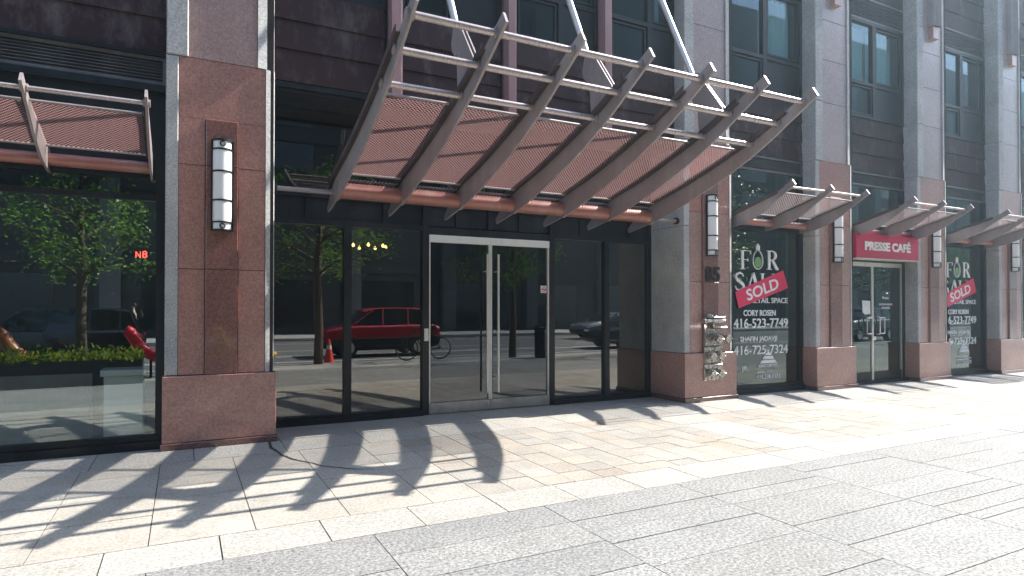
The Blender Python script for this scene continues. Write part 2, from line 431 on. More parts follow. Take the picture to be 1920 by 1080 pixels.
# ================================================================= BUILDING
bld = empty('office_building', (4, 2, 0), 'red and grey granite office building with dark metal spandrels and deep shopfront bays', 'building')
TOP = 11.0
PC = [-2.875, .375, 7.81, 11.05, 14.3, 17.55, 20.8, 24.05, 27.3]
def pillar(cx, full=True):
    x0, x1 = cx-.562, cx+.562
    core = MB(); core.box(x0+.012, x1-.012, .012, .9, .0, TOP); p = core.build('pillar', 'joint_dark', bld)
    G = .0035
    def tn(v=.05):
        t = 1+random.uniform(-v, v)
        return t
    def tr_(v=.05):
        t = 1+random.uniform(-v, v); return (t*1.02, t*1.22, t*1.32) if cx > 5 else (t, t, t)  # right pillars toned paler and greyer, partly sun glare put into the stone colour
    # plinth
    m = MB(); m.cbox(x0-.02, x1+.02, -.035, .9, .075, .80, .006, (1, 1.06, 1.1) if cx > 5 else 1.); m.build('plinth', 'dark_red_granite' if False else 'red_granite', p)  # right plinths carry a little of the same glare in their tone
    m = MB(); m.cbox(x0-.035, x1+.035, -.055, .9, .0, .0715, .006, .75); m.build('base_course', 'dark_red_granite', p)
    # side cheeks and corner strips of rough grey granite
    m = MB()
    zs = [.803, 2.9, 4.33] if cx > 5 else [.803, 4.33]
    for za, zb in zip(zs, zs[1:]):
        t = tn()
        m.cbox(x0, x0+.125, 0, .9, za+G, zb-G, .01, t); m.prism([(x1-.10, -.002), (x1-.012, .022), (x1, .04), (x1, .9), (x1-.10, .9)], 'z', za+G, zb-G, tn())
    zs = [4.33, 5.46, 7.55, 9.4, TOP]
    for za, zb in zip(zs, zs[1:]):
        m.cbox(x0+.004, x0+.22, -.012, .9, za+G, zb-G, .012, tn()); m.prism([(x1-.19, -.014), (x1-.018, .030), (x1-.004, .05), (x1-.004, .9), (x1-.19, .9)], 'z', za+G, zb-G, tn())
    m.build('corner_strip', 'grey_granite', p)
    # red slabs lower shaft
    m = MB()
    for za, zb in ((.803, 1.98), (1.98, 3.14), (3.14, 3.665)):
        for xa, xb in ((x0+.125, cx-.168), (cx+.168, x1-.10)):
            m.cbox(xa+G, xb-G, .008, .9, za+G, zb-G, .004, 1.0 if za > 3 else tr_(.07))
    m.box(x0+.125+G, x1-.10-G, .008, .9, 3.6625, 4.33-G, 1.0)
    m.build('red_slab', 'red_granite', p)
    m = MB()
    for za, zb in ((4.33, 5.45), (5.45, 6.27), (6.27, 7.03), (7.03, 8.2), (8.2, 9.4), (9.4, TOP)):
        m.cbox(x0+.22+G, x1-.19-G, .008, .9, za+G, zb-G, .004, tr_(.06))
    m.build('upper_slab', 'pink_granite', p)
    m = MB()
    for za, zb in ((.803, 1.98), (1.98, 3.14), (3.14, 3.66)):
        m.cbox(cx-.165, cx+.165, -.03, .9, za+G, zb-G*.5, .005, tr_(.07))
    m.build('centre_slab', 'dark_red_granite', p)
    # fluted hanging pilaster high up
    m = MB()
    for k in range(4): m.tube([(cx-.105+k*.07, -.10, 7.6), (cx-.105+k*.07, -.10, TOP)], .04, 8)
    m.box(cx-.14, cx+.14, -.10, .007, 7.6, TOP)
    m.build('fluted_pilaster', 'canopy_paint', p, smooth=True)
    m = MB(); m.cbox(cx-.10, cx+.10, -.09, .007, 7.33, 7.597); m.build('pilaster_bracket', 'red_granite', p)
    return p
for c in PC: pillar(c)

GL = .30   # glass plane of the ordinary bays
def frame_rect(m, x0, x1, z0, z1, w, y0, y1):
    m.box(x0, x0+w, y0, y1, z0, z1); m.box(x1-w, x1, y0, y1, z0, z1)
    m.box(x0+w, x1-w, y0, y1, z0, z0+w); m.box(x0+w, x1-w, y0, y1, z1-w, z1)
def pane(x0, x1, z0, z1, y, mat, parent):
    m = MB(); m.box(x0, x1, y, y+.008, z0, z1); return m.build('pane', mat, parent)
def spandrel(x0, x1, zs, y):
    m = MB()
    for za, zb in zip(zs, zs[1:]):
        # each course leans a little like lapped sheet metal
        m.prism([(y-.028, za+.004), (y-.006, zb-.004), (y+.05, zb-.004), (y+.05, za+.004)], 'x', x0, x1)
    m.box(x0, x1, y+.0, y+.06, zs[0]+.001, zs[-1])
    return m.build('spandrel', 'maroon_panel', bld)
def louvre(x0, x1, z0, z1, y, n=7):
    m = MB(); frame_rect(m, x0, x1, z0, z1, .035, y-.03, y+.05)
    h = (z1-z0-.07)/n
    for k in range(n):
        z = z0+.035+k*h
        m.prism([(y-.02, z+.002), (y-.02, z+.010), (y+.04, z+h*.95), (y+.04, z+h*.95-.010)], 'x', x0+.035, x1-.035)
    m.box(x0+.035, x1-.035, y+.045, y+.05, z0+.035, z1-.035)
    return m.build('louvre', 'louvre_metal', bld)
def curtain(x0, x1, z0, z1, y, parent):
    n = int((x1-x0)/.02); lo = []
    m = MB(); vs = []
    for i in range(n+1):
        x = x0+(x1-x0)*i/n; yy = y+.03*math.sin(i*.9+random.random()*.6)
        vs += [(x, yy, z0), (x, yy, z1)]
    m.add(vs, [(2*i, 2*i+2, 2*i+3, 2*i+1) for i in range(n)]); return m.build('curtain', 'curtain', parent, smooth=True)
def upper_window(x0, x1, y, z0=5.45, z1=7.47, zm=6.17, cur=(1, 1), split=.5):
    """window with two tall lights over a low sash and a blank panel"""
    f = MB(); frame_rect(f, x0, x1, z0, z1, .06, y-.03, y+.07)
    xm = x0+(x1-x0)*split
    f.box(x0+.06, x1-.06, y-.025, y+.065, zm-.035, zm+.035)
    f.box(xm-.045, xm+.045, y-.028, y+.068, zm+.035, z1-.06); f.box(xm-.045, xm+.045, y-.028, y+.068, z0+.06, zm-.035)
    wdw = f.build('window', 'dark_frame', bld)
    pane(x0+.06, xm-.045, zm+.035, z1-.06, y+.02, 'glass_upper', wdw)
    pane(xm+.045, x1-.06, zm+.035, z1-.06, y+.02, 'glass_upper', wdw)
    pane(x0+.06, xm-.045, z0+.06, zm-.035, y+.02, 'glass_upper', wdw)
    s = MB(); frame_rect(s, xm+.07, x1-.09, zm+.06, z1-.09, .035, y-.012, y+.018); frame_rect(s, x0+.09, xm-.07, z0+.08, zm-.06, .03, y-.012, y+.018)
    s.build('sash', 'dark_frame', wdw)
    b = MB(); b.box(xm+.045, x1-.06, y, y+.02, z0+.06, zm-.035); b.build('blank_panel', 'dark_frame', wdw)
    if cur[0]: curtain(x0+.1, xm-.06, zm+.05, z1-.05, y+.22, wdw)
    if cur[1]: curtain(xm+.1, x1-.12, zm+.05, z1-.05, y+.22, wdw)
    return wdw
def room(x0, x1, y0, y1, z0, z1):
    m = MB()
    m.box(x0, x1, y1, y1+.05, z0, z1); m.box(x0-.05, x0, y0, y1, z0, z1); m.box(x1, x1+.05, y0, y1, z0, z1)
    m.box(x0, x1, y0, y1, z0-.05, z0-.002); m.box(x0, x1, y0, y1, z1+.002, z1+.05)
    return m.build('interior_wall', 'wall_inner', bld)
def shop_bay(x0, x1, kind, left=False):
    y = GL if not left else .2
    f = MB()
    # sill, jambs, transom bars
    if kind != 'door':
        f.box(x0, x1, y-.09, y+.1, .0, .09); f.box(x0, x1, y-.045, y+.09, .092, .15)
    f.box(x0, x0+.05, y-.03, y+.08, .15 if kind != 'door' else 0, 2.79); f.box(x1-.09, x1, y-.03, y+.08, .15 if kind != 'door' else 0, 2.79)
    if left:
        f.box(x0+.05, x1-.09, y-.035, y+.08, 2.73, 2.79)
        f.box(x0, x1, y-.035, y+.08, 2.97, 3.10)
        f.box(x0, x0+.05, y-.03, y+.08, 2.79, 2.97); f.box(x1-.09, x1, y-.03, y+.08, 2.79, 2.97)
    else:
        f.box(x0+.05, x1-.09, y-.035, y+.08, 2.97, 3.19); f.box(x0, x0+.05, y-.03, y+.08, 2.79, 4.05); f.box(x1-.09, x1, y-.03, y+.08, 2.79, 4.05)
    sf = f.build('shopfront', 'dark_frame', bld)
    if kind != 'door':
        if left:
            pane(x0+.05, x1-.09, .15, 2.73, y+.01, 'glass_clear', sf); pane(x0+.05, x1-.09, 2.79, 2.97, y+.01, 'glass_shop', sf)
        else: pane(x0+.05, x1-.09, .15, 2.97, y+.01, 'glass_shop', sf)
    if left:
        b = MB(); b.box(x0, x1, y, y+.08, 3.102, 3.98); b.build('fascia', 'dark_frame', sf)
        b = MB(); b.box(x0, x1, y-.05, y+.08, 3.94, 4.02); b.build('ledge', 'dark_frame', sf)
    else:
        pane(x0+.05, x1-.09, 3.19, 4.05, y+.01, 'glass_shop', sf)
    if left:
        louvre(x0, x1, 4.02, 4.33, y)
        b = MB(); b.box(x0, x1, y-.07, y+.06, 4.333, 4.37); b.build('ledge', 'dark_frame', sf)
        spandrel(x0, x1, [4.372, 4.78, 5.12, 5.45], y+.02)
    else:
        louvre(x0, x1, 4.05, 4.33, y)
        spandrel(x0, x1, [4.332, 4.71, 5.08, 5.447], y+.0)
    upper_window(x0, x1, y, split=.52, cur=(0, 1) if abs(x0-8.37) < .1 else ((0, 0) if 14 < x0 < 16 else (1, 1)))
    louvre(x0, x1, 7.473, 7.95, y, 9)
    spandrel(x0, x1, [7.953, 8.35, 8.75, 9.2], y)
    m = MB(); m.box(x0, x1, y, y+.06, 9.202, TOP); m.build('upper_panel', 'maroon_panel', bld)
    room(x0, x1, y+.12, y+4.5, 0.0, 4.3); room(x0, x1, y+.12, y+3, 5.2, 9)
    return sf
edges = [(PC[0]+.562, PC[1]-.562)]+[(PC[i]+.562, PC[i+1]-.562) for i in range(2, 8)]
kinds = ['win', 'win', 'door', 'win', 'win', 'door', 'win']
bays = {}
for (a, b), k in zip(edges, kinds):
    bays[round((a+b)/2, 1)] = (shop_bay(a, b, k, left=(a < 0)), a, b)

# café door (and its repeat far along)
def cafe_door(sf, a, b):
    y = GL
    f = MB(); f.box(a+.05, b-.09, y-.05, y+.08, 2.49, 2.97); f.build('door_head', 'dark_frame', sf); f = MB(); f.box(a, b, y-.12, y+.1, 0, .05); f.build('threshold', 'dark_frame', sf)
    mid = a+1.02
    for i, (xa, xb) in enumerate(((a+.055, mid-.004), (mid+.004, b-.094))):
        d = MB(); w_ = .028
        d.box(xa, xa+w_, y-.02, y+.03, .055, 2.485); d.box(xb-w_, xb, y-.02, y+.03, .055, 2.485)
        d.box(xa+w_, xb-w_, y-.02, y+.03, 2.40, 2.485)
        dd = d.build('door', 'steel', bld)
        k = MB(); k.box(xa+w_, xb-w_, y-.021, y+.031, .055, .23); k.build('kick_rail', 'dark_frame', dd)
        pane(xa+w_, xb-w_, .23, 2.40, y, 'glass_shop', dd)
        hx = mid-.13 if i == 0 else mid+.13
        h = MB(); h.tube([(hx, y-.02, 1.36), (hx, y-.08, 1.36), (hx, y-.09, 1.34), (hx, y-.09, 1.02), (hx, y-.08, 1.0), (hx, y-.02, 1.0)], .014, 8)
        h.tube([(hx+(.16 if i else -.16), y-.09, 1.34), (hx+(.16 if i else -.16), y-.09, 1.02)], .012, 8)
        h.tube([(hx, y-.09, 1.34), (hx+(.16 if i else -.16), y-.09, 1.34)], .012, 8); h.tube([(hx, y-.09, 1.02), (hx+(.16 if i else -.16), y-.09, 1.02)], .012, 8)
        h.build('handle', 'steel', dd, smooth=True)
    l = MB(); l.box(mid-.05, mid+.07, y-.045, y-.021, .88, .96); l.build('lock', 'steel', dd)
for key in bays:
    sf, a, b = bays[key]
    if abs(key-12.7) < .2 or abs(key-22.4) < .2: cafe_door(sf, a, b)

# ---------------------------------------------------------------- main entrance bay
X0, X1 = PC[1]+.562, PC[2]-.562
YE = .86
f = MB()
f.box(X0, 3.05, YE-.09, YE+.1, 0, .07); f.box(5.22, X1, YE-.09, YE+.1, 0, .07)
for (xa, xb) in ((1.93, 2.03), (6.255, 6.355)): f.box(xa, xb, YE-.04, YE+.06, .07, 2.66)
for (xa, xb) in ((3.05, 3.145), (5.175, 5.27)): f.box(xa, xb, YE-.05, YE+.07, 0, 3.06)
for (xa, xb) in ((X0, X0+.05), (X1-.06, X1)): f.box(xa, xb, YE-.045, YE+.065, .07, 4.2)
for (xa, xb) in ((X0+.05, 3.05), (5.27, X1-.06)):
    f.box(xa, xb, YE-.045, YE+.065, 2.66, 2.74); f.box(xa, xb, YE-.03, YE+.06, .07, .10)
f.box(3.145, 5.175, YE-.035, YE+.06, 2.615, 2.72)
f.box(X0+.05, 3.05, YE-.045, YE+.065, 3.02, 3.10); f.box(5.27, X1-.06, YE-.045, YE+.065, 3.02, 3.10); f.box(3.145, 5.175, YE-.045, YE+.065, 3.02, 3.10)
for xm in (1.45, 2.5, 3.6, 4.13, 4.66, 5.8, 6.8): f.box(xm-.03, xm+.03, YE-.03, YE+.05, 2.74, 3.02)
for xm in (2.45, 4.13, 5.8): f.box(xm-.04, xm+.04, YE-.04, YE+.06, 3.10, 4.2)
ent = f.build('entrance_front', 'dark_frame', bld)
b_ = MB(); b_.box(X0, X1, YE+.0, YE+.03, 2.74, 3.02); b_.build('transom_panel', 'dark_frame', ent)
for xa, xb in ((X0+.05, 1.93), (2.03, 3.05), (5.27, 6.255), (6.355, X1-.06)): pane(xa, xb, .10, 2.66, YE+.012, 'glass_entry', ent)
for xa, xb in ((X0+.05, 2.41), (2.49, 4.09), (4.17, 5.76), (5.84, X1-.06)): pane(xa, xb, 3.10, 4.2, YE+.012, 'glass_door', ent)
b_ = MB(); b_.box(X0, X1, .30, 2.0, 4.205, 4.24); b_.build('soffit', 'dark_frame', bld)
b_ = MB(); b_.box(X0, X1, .20, .298, 4.18, 4.30); b_.box(X0, X1, .17, .198, 4.22, 4.262); b_.build('drip_edge', 'dark_frame', bld)
# sliding/swing glass doors
for i, (xa, xb) in enumerate(((3.147, 4.133), (4.139, 5.173))):
    y = YE; d = MB()
    d.box(xa, xb, y-.045, y+.03, 2.505, 2.612); bt = MB(); bt.box(xa, xb, y-.045, y+.03, .012, .163)
    s_ = .022
    d.box(xa, xa+s_, y-.035, y+.025, .165, 2.505); d.box(xb-s_, xb, y-.035, y+.025, .165, 2.505)
    dd = d.build('door', 'door_steel', bld)
    bt.build('bottom_rail', 'brushed_rail', dd)
    pane(xa+s_, xb-s_, .165, 2.505, y-.002, 'glass_door', dd)
    hx = 4.045 if i == 0 else 4.228
    h = MB(); h.tube([(hx, y-.12, .27), (hx, y-.12, 2.36)], .017, 10)
    for z in (.5, 2.1): h.tube([(hx, y-.12, z), (hx, y-.003, z)], .01, 8)
    h.build('handle', 'steel', dd, smooth=True)
m = MB(); m.box(2.93, 3.13, .1, YE-.12, -.0, .0)
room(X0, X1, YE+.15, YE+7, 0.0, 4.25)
# spandrels and windows over the entrance
YU = .22
mull = [(2.358, 2.514), (4.05, 4.19), (5.715, 5.866)]
xs = [X0, 2.33, 2.53, 4.02, 4.21, 5.69, 5.885, X1]
subs = [(xs[0], xs[1]), (xs[2], xs[3]), (xs[4], xs[5]), (xs[6], xs[7])]
for i, (a, b) in enumerate(subs):
    spandrel(a, b-.03, [4.302, 4.70, 5.06, 5.447], YU)
    upper_window(a, b, YU+.03, cur=((0, 1), (1, 1), (0, 0), (0, 1))[i], split=(.5, .5, .55, .62)[i], z1=8.2)
    m = MB(); m.box(a, b, YU, YU+.05, 8.203, TOP); m.build('upper_panel', 'maroon_panel', bld)
m = MB(); m.box(X0, X1, YU+.075, YU+.09, 4.302, 5.44); m.build('backing_panel', 'dark_frame', bld)
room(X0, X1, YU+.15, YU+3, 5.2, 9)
for a, b in mull:
    m = MB(); m.prism([(a, .05), (b-.035, .05), (b, .085), (b, .31), (a, .31)], 'z', 4.302, TOP); m.build('mullion', 'mullion_paint', bld)
# body of the block behind and above
m = MB(); m.box(PC[0]-.6, PC[-1]+.6, 7.95, 12, 0, TOP); m.box(PC[0]-.6, PC[-1]+.6, .28, 12, TOP+.003, 16); m.build('upper_storeys', 'opp_wall', bld)
m = MB(); m.box(PC[0]-.62, PC[0]-.565, .9, 7.94, 0, TOP); m.box(PC[-1]+.565, PC[-1]+.6, .9, 7.94, 0, TOP); m.build('end_wall', 'opp_wall', bld)

# ================================================================= CANOPIES
LO = [(.60, 2.80), (.08, 2.885), (-.37, 2.98), (-1.07, 3.185), (-1.61, 3.37), (-2.16, 3.61), (-2.53, 3.81), (-2.95, 4.045)]
UP = [(.62, 2.86), (.30, 3.10), (.07, 3.20), (-.69, 3.37), (-1.31, 3.54), (-1.72, 3.67), (-2.1, 3.80), (-2.53, 3.99), (-2.885, 4.155)]
RODS = [(-2.75, 4.02), (-2.39, 3.85), (-1.97, 3.685)]
def panel_mesh(x0, x1, curve, nx=1):
    m = MB(); L = [0]
    for p, q in zip(curve, curve[1:]): L.append(L[-1]+math.hypot(p[0]-q[0], p[1]-q[1]))
    vs = []; 
    for p in curve: vs += [(x0, p[0], p[1]), (x1, p[0], p[1])]
    fs = [(2*i, 2*i+1, 2*i+3, 2*i+2) for i in range(len(curve)-1)]
    m.add(vs, fs); m.uvs = [(v[0], L[i//2]) for i, v in enumerate(vs)]
    return m
def build_panel(m, parent, mt='perforated_sheet'):
    o = m.build('perforated_panel', mt, parent)
    uvl = o.data.uv_layers.new(name='UVMap')
    for l in o.data.loops: uvl.data[l.index].uv = m.uvs[l.vertex_index]
    for p in o.data.polygons: p.use_smooth = True
    return o
FX = [4.13+(k-3)*.82 for k in range(7)]
can = empty('entrance_canopy', (4.13, .2, 2.9), 'large entrance canopy of seven curved metal ribs, round rods and perforated panels', 'canopy')
lo = spline(LO, 26); up = spline(UP, 26)
for k, fx in enumerate(FX):
    m = MB(); m.strip(lo, up, fx-.013, fx+.013)
    for (y, z) in RODS: m.tube([(fx-.035, y, z), (fx+.035, y, z)], .052, 16)
    m.tube([(fx-.022, .06, 3.0), (fx+.022, .06, 3.0)], .125, 24)
    rib = m.build('rib', 'canopy_paint', can, smooth=True)
    # inner angle along the top edge
    cu = [p for p in spline(UP[1:8], 22)]
    a = [(p[0], p[1]-.045) for p in cu]; b = [(p[0], p[1]+.022) for p in cu]
    s = MB(); s.strip(a, b, fx-.060, fx-.050); s.strip([(p[0], p[1]-.045) for p in cu], [(p[0], p[1]-.037) for p in cu], fx-.0495, fx-.0135)
    s.build('stiffener', 'canopy_dark', rib, smooth=True)
    if k in (1, 3, 5):
        pl = [(-1.90, 3.70), (-1.885, 3.87), (-1.87, 4.08), (-1.74, 4.22), (-1.72, 4.30), (-1.77, 4.47), (-1.93, 4.46), (-1.99, 4.36), (-2.28, 3.97), (-2.30, 3.89)]
        m = MB(); m.prism(pl, 'x', fx-.03, fx-.015); m.prism(pl, 'x', fx+.015, fx+.03)
        m.tube([(fx-.045, -1.86, 4.12), (fx+.045, -1.86, 4.12)], .022, 10)
        br = m.build('bracket', 'canopy_paint', can)
        # clevis fork, turnbuckle and rod up to the facade
        A = Vector((fx, -1.90, 4.22)); B = Vector((fx, .05, 8.30)); d = (B-A).normalized()
        m = MB()
        p1 = A+d*.05
        for sx in (-1, 1):
            o_ = Vector((0, sx*.05*d.z, -sx*.05*d.y))
            m.tube([A+Vector((0, 0, -.06)), A+o_+d*.04, A+o_+d*.17, A+d*.26], .016, 8)
        m.tube([A+d*.25, A+d*.34, A+d*.36], [.022, .03, .036], 10)
        m.tube([A+d*.355, B], .037, 12)
        m.build('hanger_rod', 'steel', can, smooth=True)
    if k < 6:
        x0, x1 = fx+.016, FX[k+1]-.062
        cu = [(p[0], p[1]) for p in spline([(-1.74, 3.655), (-1.31, 3.515), (-.69, 3.335), (-.30, 3.24), (-.10, 3.19)], 14)]
        build_panel(panel_mesh(x0, x1, cu), can)
        for ey, ez in ((-1.745, 3.665), (-.09, 3.187)): m = MB(); m.tube([(x0, ey, ez), (x1, ey, ez)], .015, 8); m.build('panel_edge', 'canopy_paint', can, smooth=True)
        m = MB(); x = x0+.02
        while x < x1: m.box(x, x+.018, -.035, .16, 3.125, 3.133); x += .046
        m.build('shadow_slat', 'canopy_paint', can)  # added slats, put here to cast stripes of light on the tube
for (y, z), r in zip(RODS, (.034, .036, .034)):
    m = MB(); m.tube([(FX[0], y, z), (FX[-1]+.0, y, z)], r, 14); m.build('cross_rod', 'rod_paint', can, smooth=True)
m = MB(); m.tube([(FX[0]+.02, .06, 3.0), (FX[-1]+.0, .06, 3.0)], .10, 28); m.build('main_tube', 'copper_paint', can, smooth=True)
for xa, xb, xc in ((FX[0]-.015, X0+.041, X0+.001), (FX[-1]+.015, X1-.041, X1-.001)):
    m = MB(); m.tube([(xa, .16, 2.985), (xb, .16, 2.985)], .03, 12); sp = m.build('end_spindle', 'canopy_paint', can, smooth=True)
    m = MB(); m.tube([(xb, .16, 2.985), (xc, .16, 2.985)], .055, 14); m.build('collar', 'dark_frame', sp, smooth=True)

SLO = [(.24, 2.955), (.0, 2.975), (-.25, 3.025), (-.56, 3.15), (-.85, 3.325), (-1.14, 3.49)]
SUP = [(.24, 3.17), (.0, 3.215), (-.25, 3.285), (-.5, 3.345), (-.82, 3.43), (-1.08, 3.575)]
def small_canopy(cx, label, shadow_grille=False):
    c = empty('bay_canopy', (cx, .1, 3.0), label, 'canopy', 'small rib canopies over the shopfront bays')
    l_ = spline(SLO, 14); u_ = spline(SUP, 14); F = [cx-.93, cx, cx+.93]
    for k, fx in enumerate(F):
        m = MB(); m.strip(l_, u_, fx-.012, fx+.012); m.tube([(fx-.03, -.985, 3.475), (fx+.03, -.985, 3.475)], .036, 12)
        rib = m.build('rib', 'canopy_paint', c, smooth=True)
        cu = spline(SUP[:5], 12); s = MB(); s.strip([(p[0], p[1]-.03) for p in cu], [(p[0], p[1]+.016) for p in cu], fx-.045, fx-.037)
        s.strip([(p[0], p[1]-.03) for p in cu], [(p[0], p[1]-.024) for p in cu], fx-.0365, fx-.0125)
        s.build('stiffener', 'canopy_dark', rib, smooth=True)
        if k < 2:
            x0, x1 = fx+.014, F[k+1]-.047
            build_panel(panel_mesh(x0, x1, [tuple(p) for p in spline([(-.84, 3.40), (-.5, 3.315), (-.25, 3.25), (-.06, 3.19)], 8)]), c, 'perforated_sheet' if cx < 0 else 'open_perforated_sheet')
            for ey, ez in ((-.845, 3.41), (-.05, 3.185)): m = MB(); m.tube([(x0, ey, ez), (x1, ey, ez)], .012, 8); m.build('panel_edge', 'canopy_paint', c, smooth=True)
            if shadow_grille:
                m = MB(); x = x0+.05
                while x < x1: m.box(x, x+.03, -1.2, -.1, 3.50, 3.53); x += .11
                m.build('shadow_slat', 'canopy_paint', c)  # unseen slats added to throw a striped shadow on the pavement
    m = MB(); m.tube([(F[0], -.985, 3.475), (F[-1], -.985, 3.475)], .022, 10); m.build('cross_rod', 'rod_paint', c, smooth=True)
    m = MB(); m.tube([(F[0], .10, 3.075), (F[-1], .10, 3.075)], .065, 18); m.build('main_tube', 'copper_paint', c, smooth=True)
    for fx in (F[0]+.1, F[-1]-.1): m = MB(); m.box(fx-.03, fx+.03, .12, .29, 3.05, 3.12); m.build('wall_bracket', 'canopy_paint', c)
    return c
small_canopy(-1.25, 'small ribbed canopy over the left shop window with the white stand behind it')
small_canopy(9.43, 'small three-rib canopy above the sold shop window beside house number 85')
small_canopy(12.675, 'small three-rib canopy directly above the crimson café sign')
small_canopy(15.925, 'small three-rib canopy above the second sold window right of the café')
small_canopy(19.175, 'small canopy cut by the right edge, past the last visible wall lamp', True)

# ================================================================= WALL LAMPS
def wall_lamp(cx, label):
    z0, z1 = 2.41, 3.43; r = .098; yc = -.05
    L = empty('wall_lamp', (cx, 0, z0), label, 'wall lamp', 'half-round white wall lamps on the pillars')
    def half(ra, za, zb, n=14):
        p = [(cx+ra*math.cos(math.pi+math.pi*i/n), yc+ra*math.sin(math.pi+math.pi*i/n)) for i in range(n+1)]
        return p
    m = MB()
    for za, zb in ((z0+.10, z0+.33), (z0+.345, z0+.655), (z0+.67, z0+.90)):
        m.prism(half(r, 0, 0), 'z', za, zb)
    m.build('lamp_shade', 'lamp_shade', L, smooth=True)
    m = MB()
    for z in (z0+.333, z0+.657): m.prism(half(r+.009, 0, 0), 'z', z-.004, z+.014)
    for z in (z0, z0+.088, z0+.903, z1-.02): m.prism(half(r+.012, 0, 0), 'z', z, z+.014 if z < z1-.1 else z1)
    for sx in (-1, 1): m.box(cx+sx*(r+.003), cx+sx*(r+.017), yc-.012, -.031, z0, z1)
    m.box(cx-r-.002, cx+r+.002, yc+.001, -.031, z0+.001, z1-.001)
    fr = m.build('lamp_frame', 'black_metal', L)
    m = MB()
    for za, zb in ((z0+.015, z0+.087), (z0+.918, z1-.021)): m = MB(); m.prism(half(r-.004, 0, 0), 'z', za, zb); m.build('end_band', 'lamp_shade', L, smooth=True)
    m = MB()
    for z in (z0+.05, z0+.965): m.torus((cx, yc-r-.004, z), 'y', .026, .007, 16, 6)
    m.build('ring', 'black_metal', L)
for cx, lb in ((PC[1], 'large white half-round wall lamp on the red pillar left of the entrance'),
               (PC[2], 'white half-round wall lamp above the house number 85'),
               (PC[3], 'white half-round wall lamp between the sold window and the café door'),
               (PC[4], 'white half-round wall lamp on the pillar just right of the crimson café sign'),
               (PC[5], 'white half-round wall lamp at the right edge of the photo')):
    wall_lamp(cx, lb)

# ================================================================= SIGNS AND LETTERING
num = empty('house_number', (7.84, -.04, 1.98), 'black metal house number 85 on the pillar right of the entrance', 'number')
text_mesh('8', 7.665, 7.825, 1.985, 2.235, -.034, 'digit', 'black_metal', num, ext=.02, bold=.03)
text_mesh('5', 7.845, 7.995, 1.985, 2.235, -.034, 'digit', 'black_metal', num, ext=.02, bold=.03)

cs = empty('cafe_sign', (12.66, 0, 2.55), 'crimson box sign reading PRESSE CAFÉ over the glass door', 'sign')
m = MB(); m.cbox(11.625, 13.69, -.045, .2, 2.535, 3.02, .006); m.build('sign_box', 'sign_crimson', cs)
text_mesh('PRESSE CAFÉ', 11.885, 13.39, 2.685, 2.905, -.0455, 'lettering', 'white_paint', cs, ext=.012, bold=.045)
m = MB(); m.box(11.625, 13.69, -.047, .19, 2.515, 2.532); m.build('sign_trim', 'steel', cs)

def ribbon(m, pts, ws, y0, y1):
    """brush stroke of varying width in XZ"""
    P = [Vector(p) for p in pts]; n = len(P); a = []; b = []
    for i, p in enumerate(P):
        d = (P[min(i+1, n-1)]-P[max(i-1, 0)]).normalized(); nn = Vector((-d.y, d.x)); wd = ws[i] if isinstance(ws, list) else ws
        a.append(p+nn*wd/2); b.append(p-nn*wd/2)
    for i in range(n-1): m.prism([tuple(a[i]), tuple(a[i+1]), tuple(b[i+1]), tuple(b[i])], 'y', y0, y1)
def serif(m, ch, x, z, w_, h, y0, y1):
    t = w_*.20; th = w_*.055
    def R_(a, b, c, d): m.box(x+a*w_, x+b*w_, y0, y1, z+c*h, z+d*h)
    if ch in 'FEL':
        R_(.12, .12+.2, 0, 1); R_(0, .12, 0, .03); R_(.32, .45 if ch == 'F' else .9, 0, .03); R_(0, .12, .97, 1)
        if ch != 'L':
            R_(.32, .92, .97, 1); R_(.88, .93, .82, .97); R_(.32, .68, .50, .53); R_(.65, .69, .42, .6)
        else: R_(.32, .42, .97, 1)
        if ch in 'EL': R_(.87, .92, .03, .18)
    if ch == 'R':
        R_(.12, .3, 0, 1); R_(0, .12, 0, .03); R_(.3, .42, 0, .03); R_(0, .12, .97, 1)
        pts = [(x+w_*(.3+.0), z+h*.985)]+[(x+w_*(.45+.3*math.sin(a)), z+h*(.745+.24*math.cos(a))) for a in [math.pi*i/10 for i in range(11)]]+[(x+w_*.3, z+h*.505)]
        ribbon(m, pts, [th, th, th, t*.5, t*.8, t, t, t, t*.8, t*.5, th, th, th], y0, y1)
        ribbon(m, [(x+w_*.5, z+h*.5), (x+w_*.85, z+h*.06), (x+w_*1.0, z+h*.01)], [t*.8, t, th], y0, y1)
    if ch == 'A':
        ribbon(m, [(x+w_*.12, z+h*.02), (x+w_*.5, z+h)], th*1.2, y0, y1); ribbon(m, [(x+w_*.5, z+h), (x+w_*.88, z+h*.02)], t, y0, y1)
        R_(.28, .66, .33, .36); R_(0, .24, 0, .03); R_(.72, 1.0, 0, .03)
    if ch == 'S':
        pts = [(.85, .78), (.75, .93), (.5, .99), (.22, .9), (.15, .74), (.28, .60), (.55, .48), (.8, .36), (.88, .22), (.75, .07), (.48, .01), (.2, .07), (.1, .25)]
        ribbon(m, [(x+a*w_, z+b*h) for a, b in pts], [th, th*1.4, t*.6, t*.8, t, t, t, t, t, t*.8, t*.6, th*1.4, th], y0, y1)
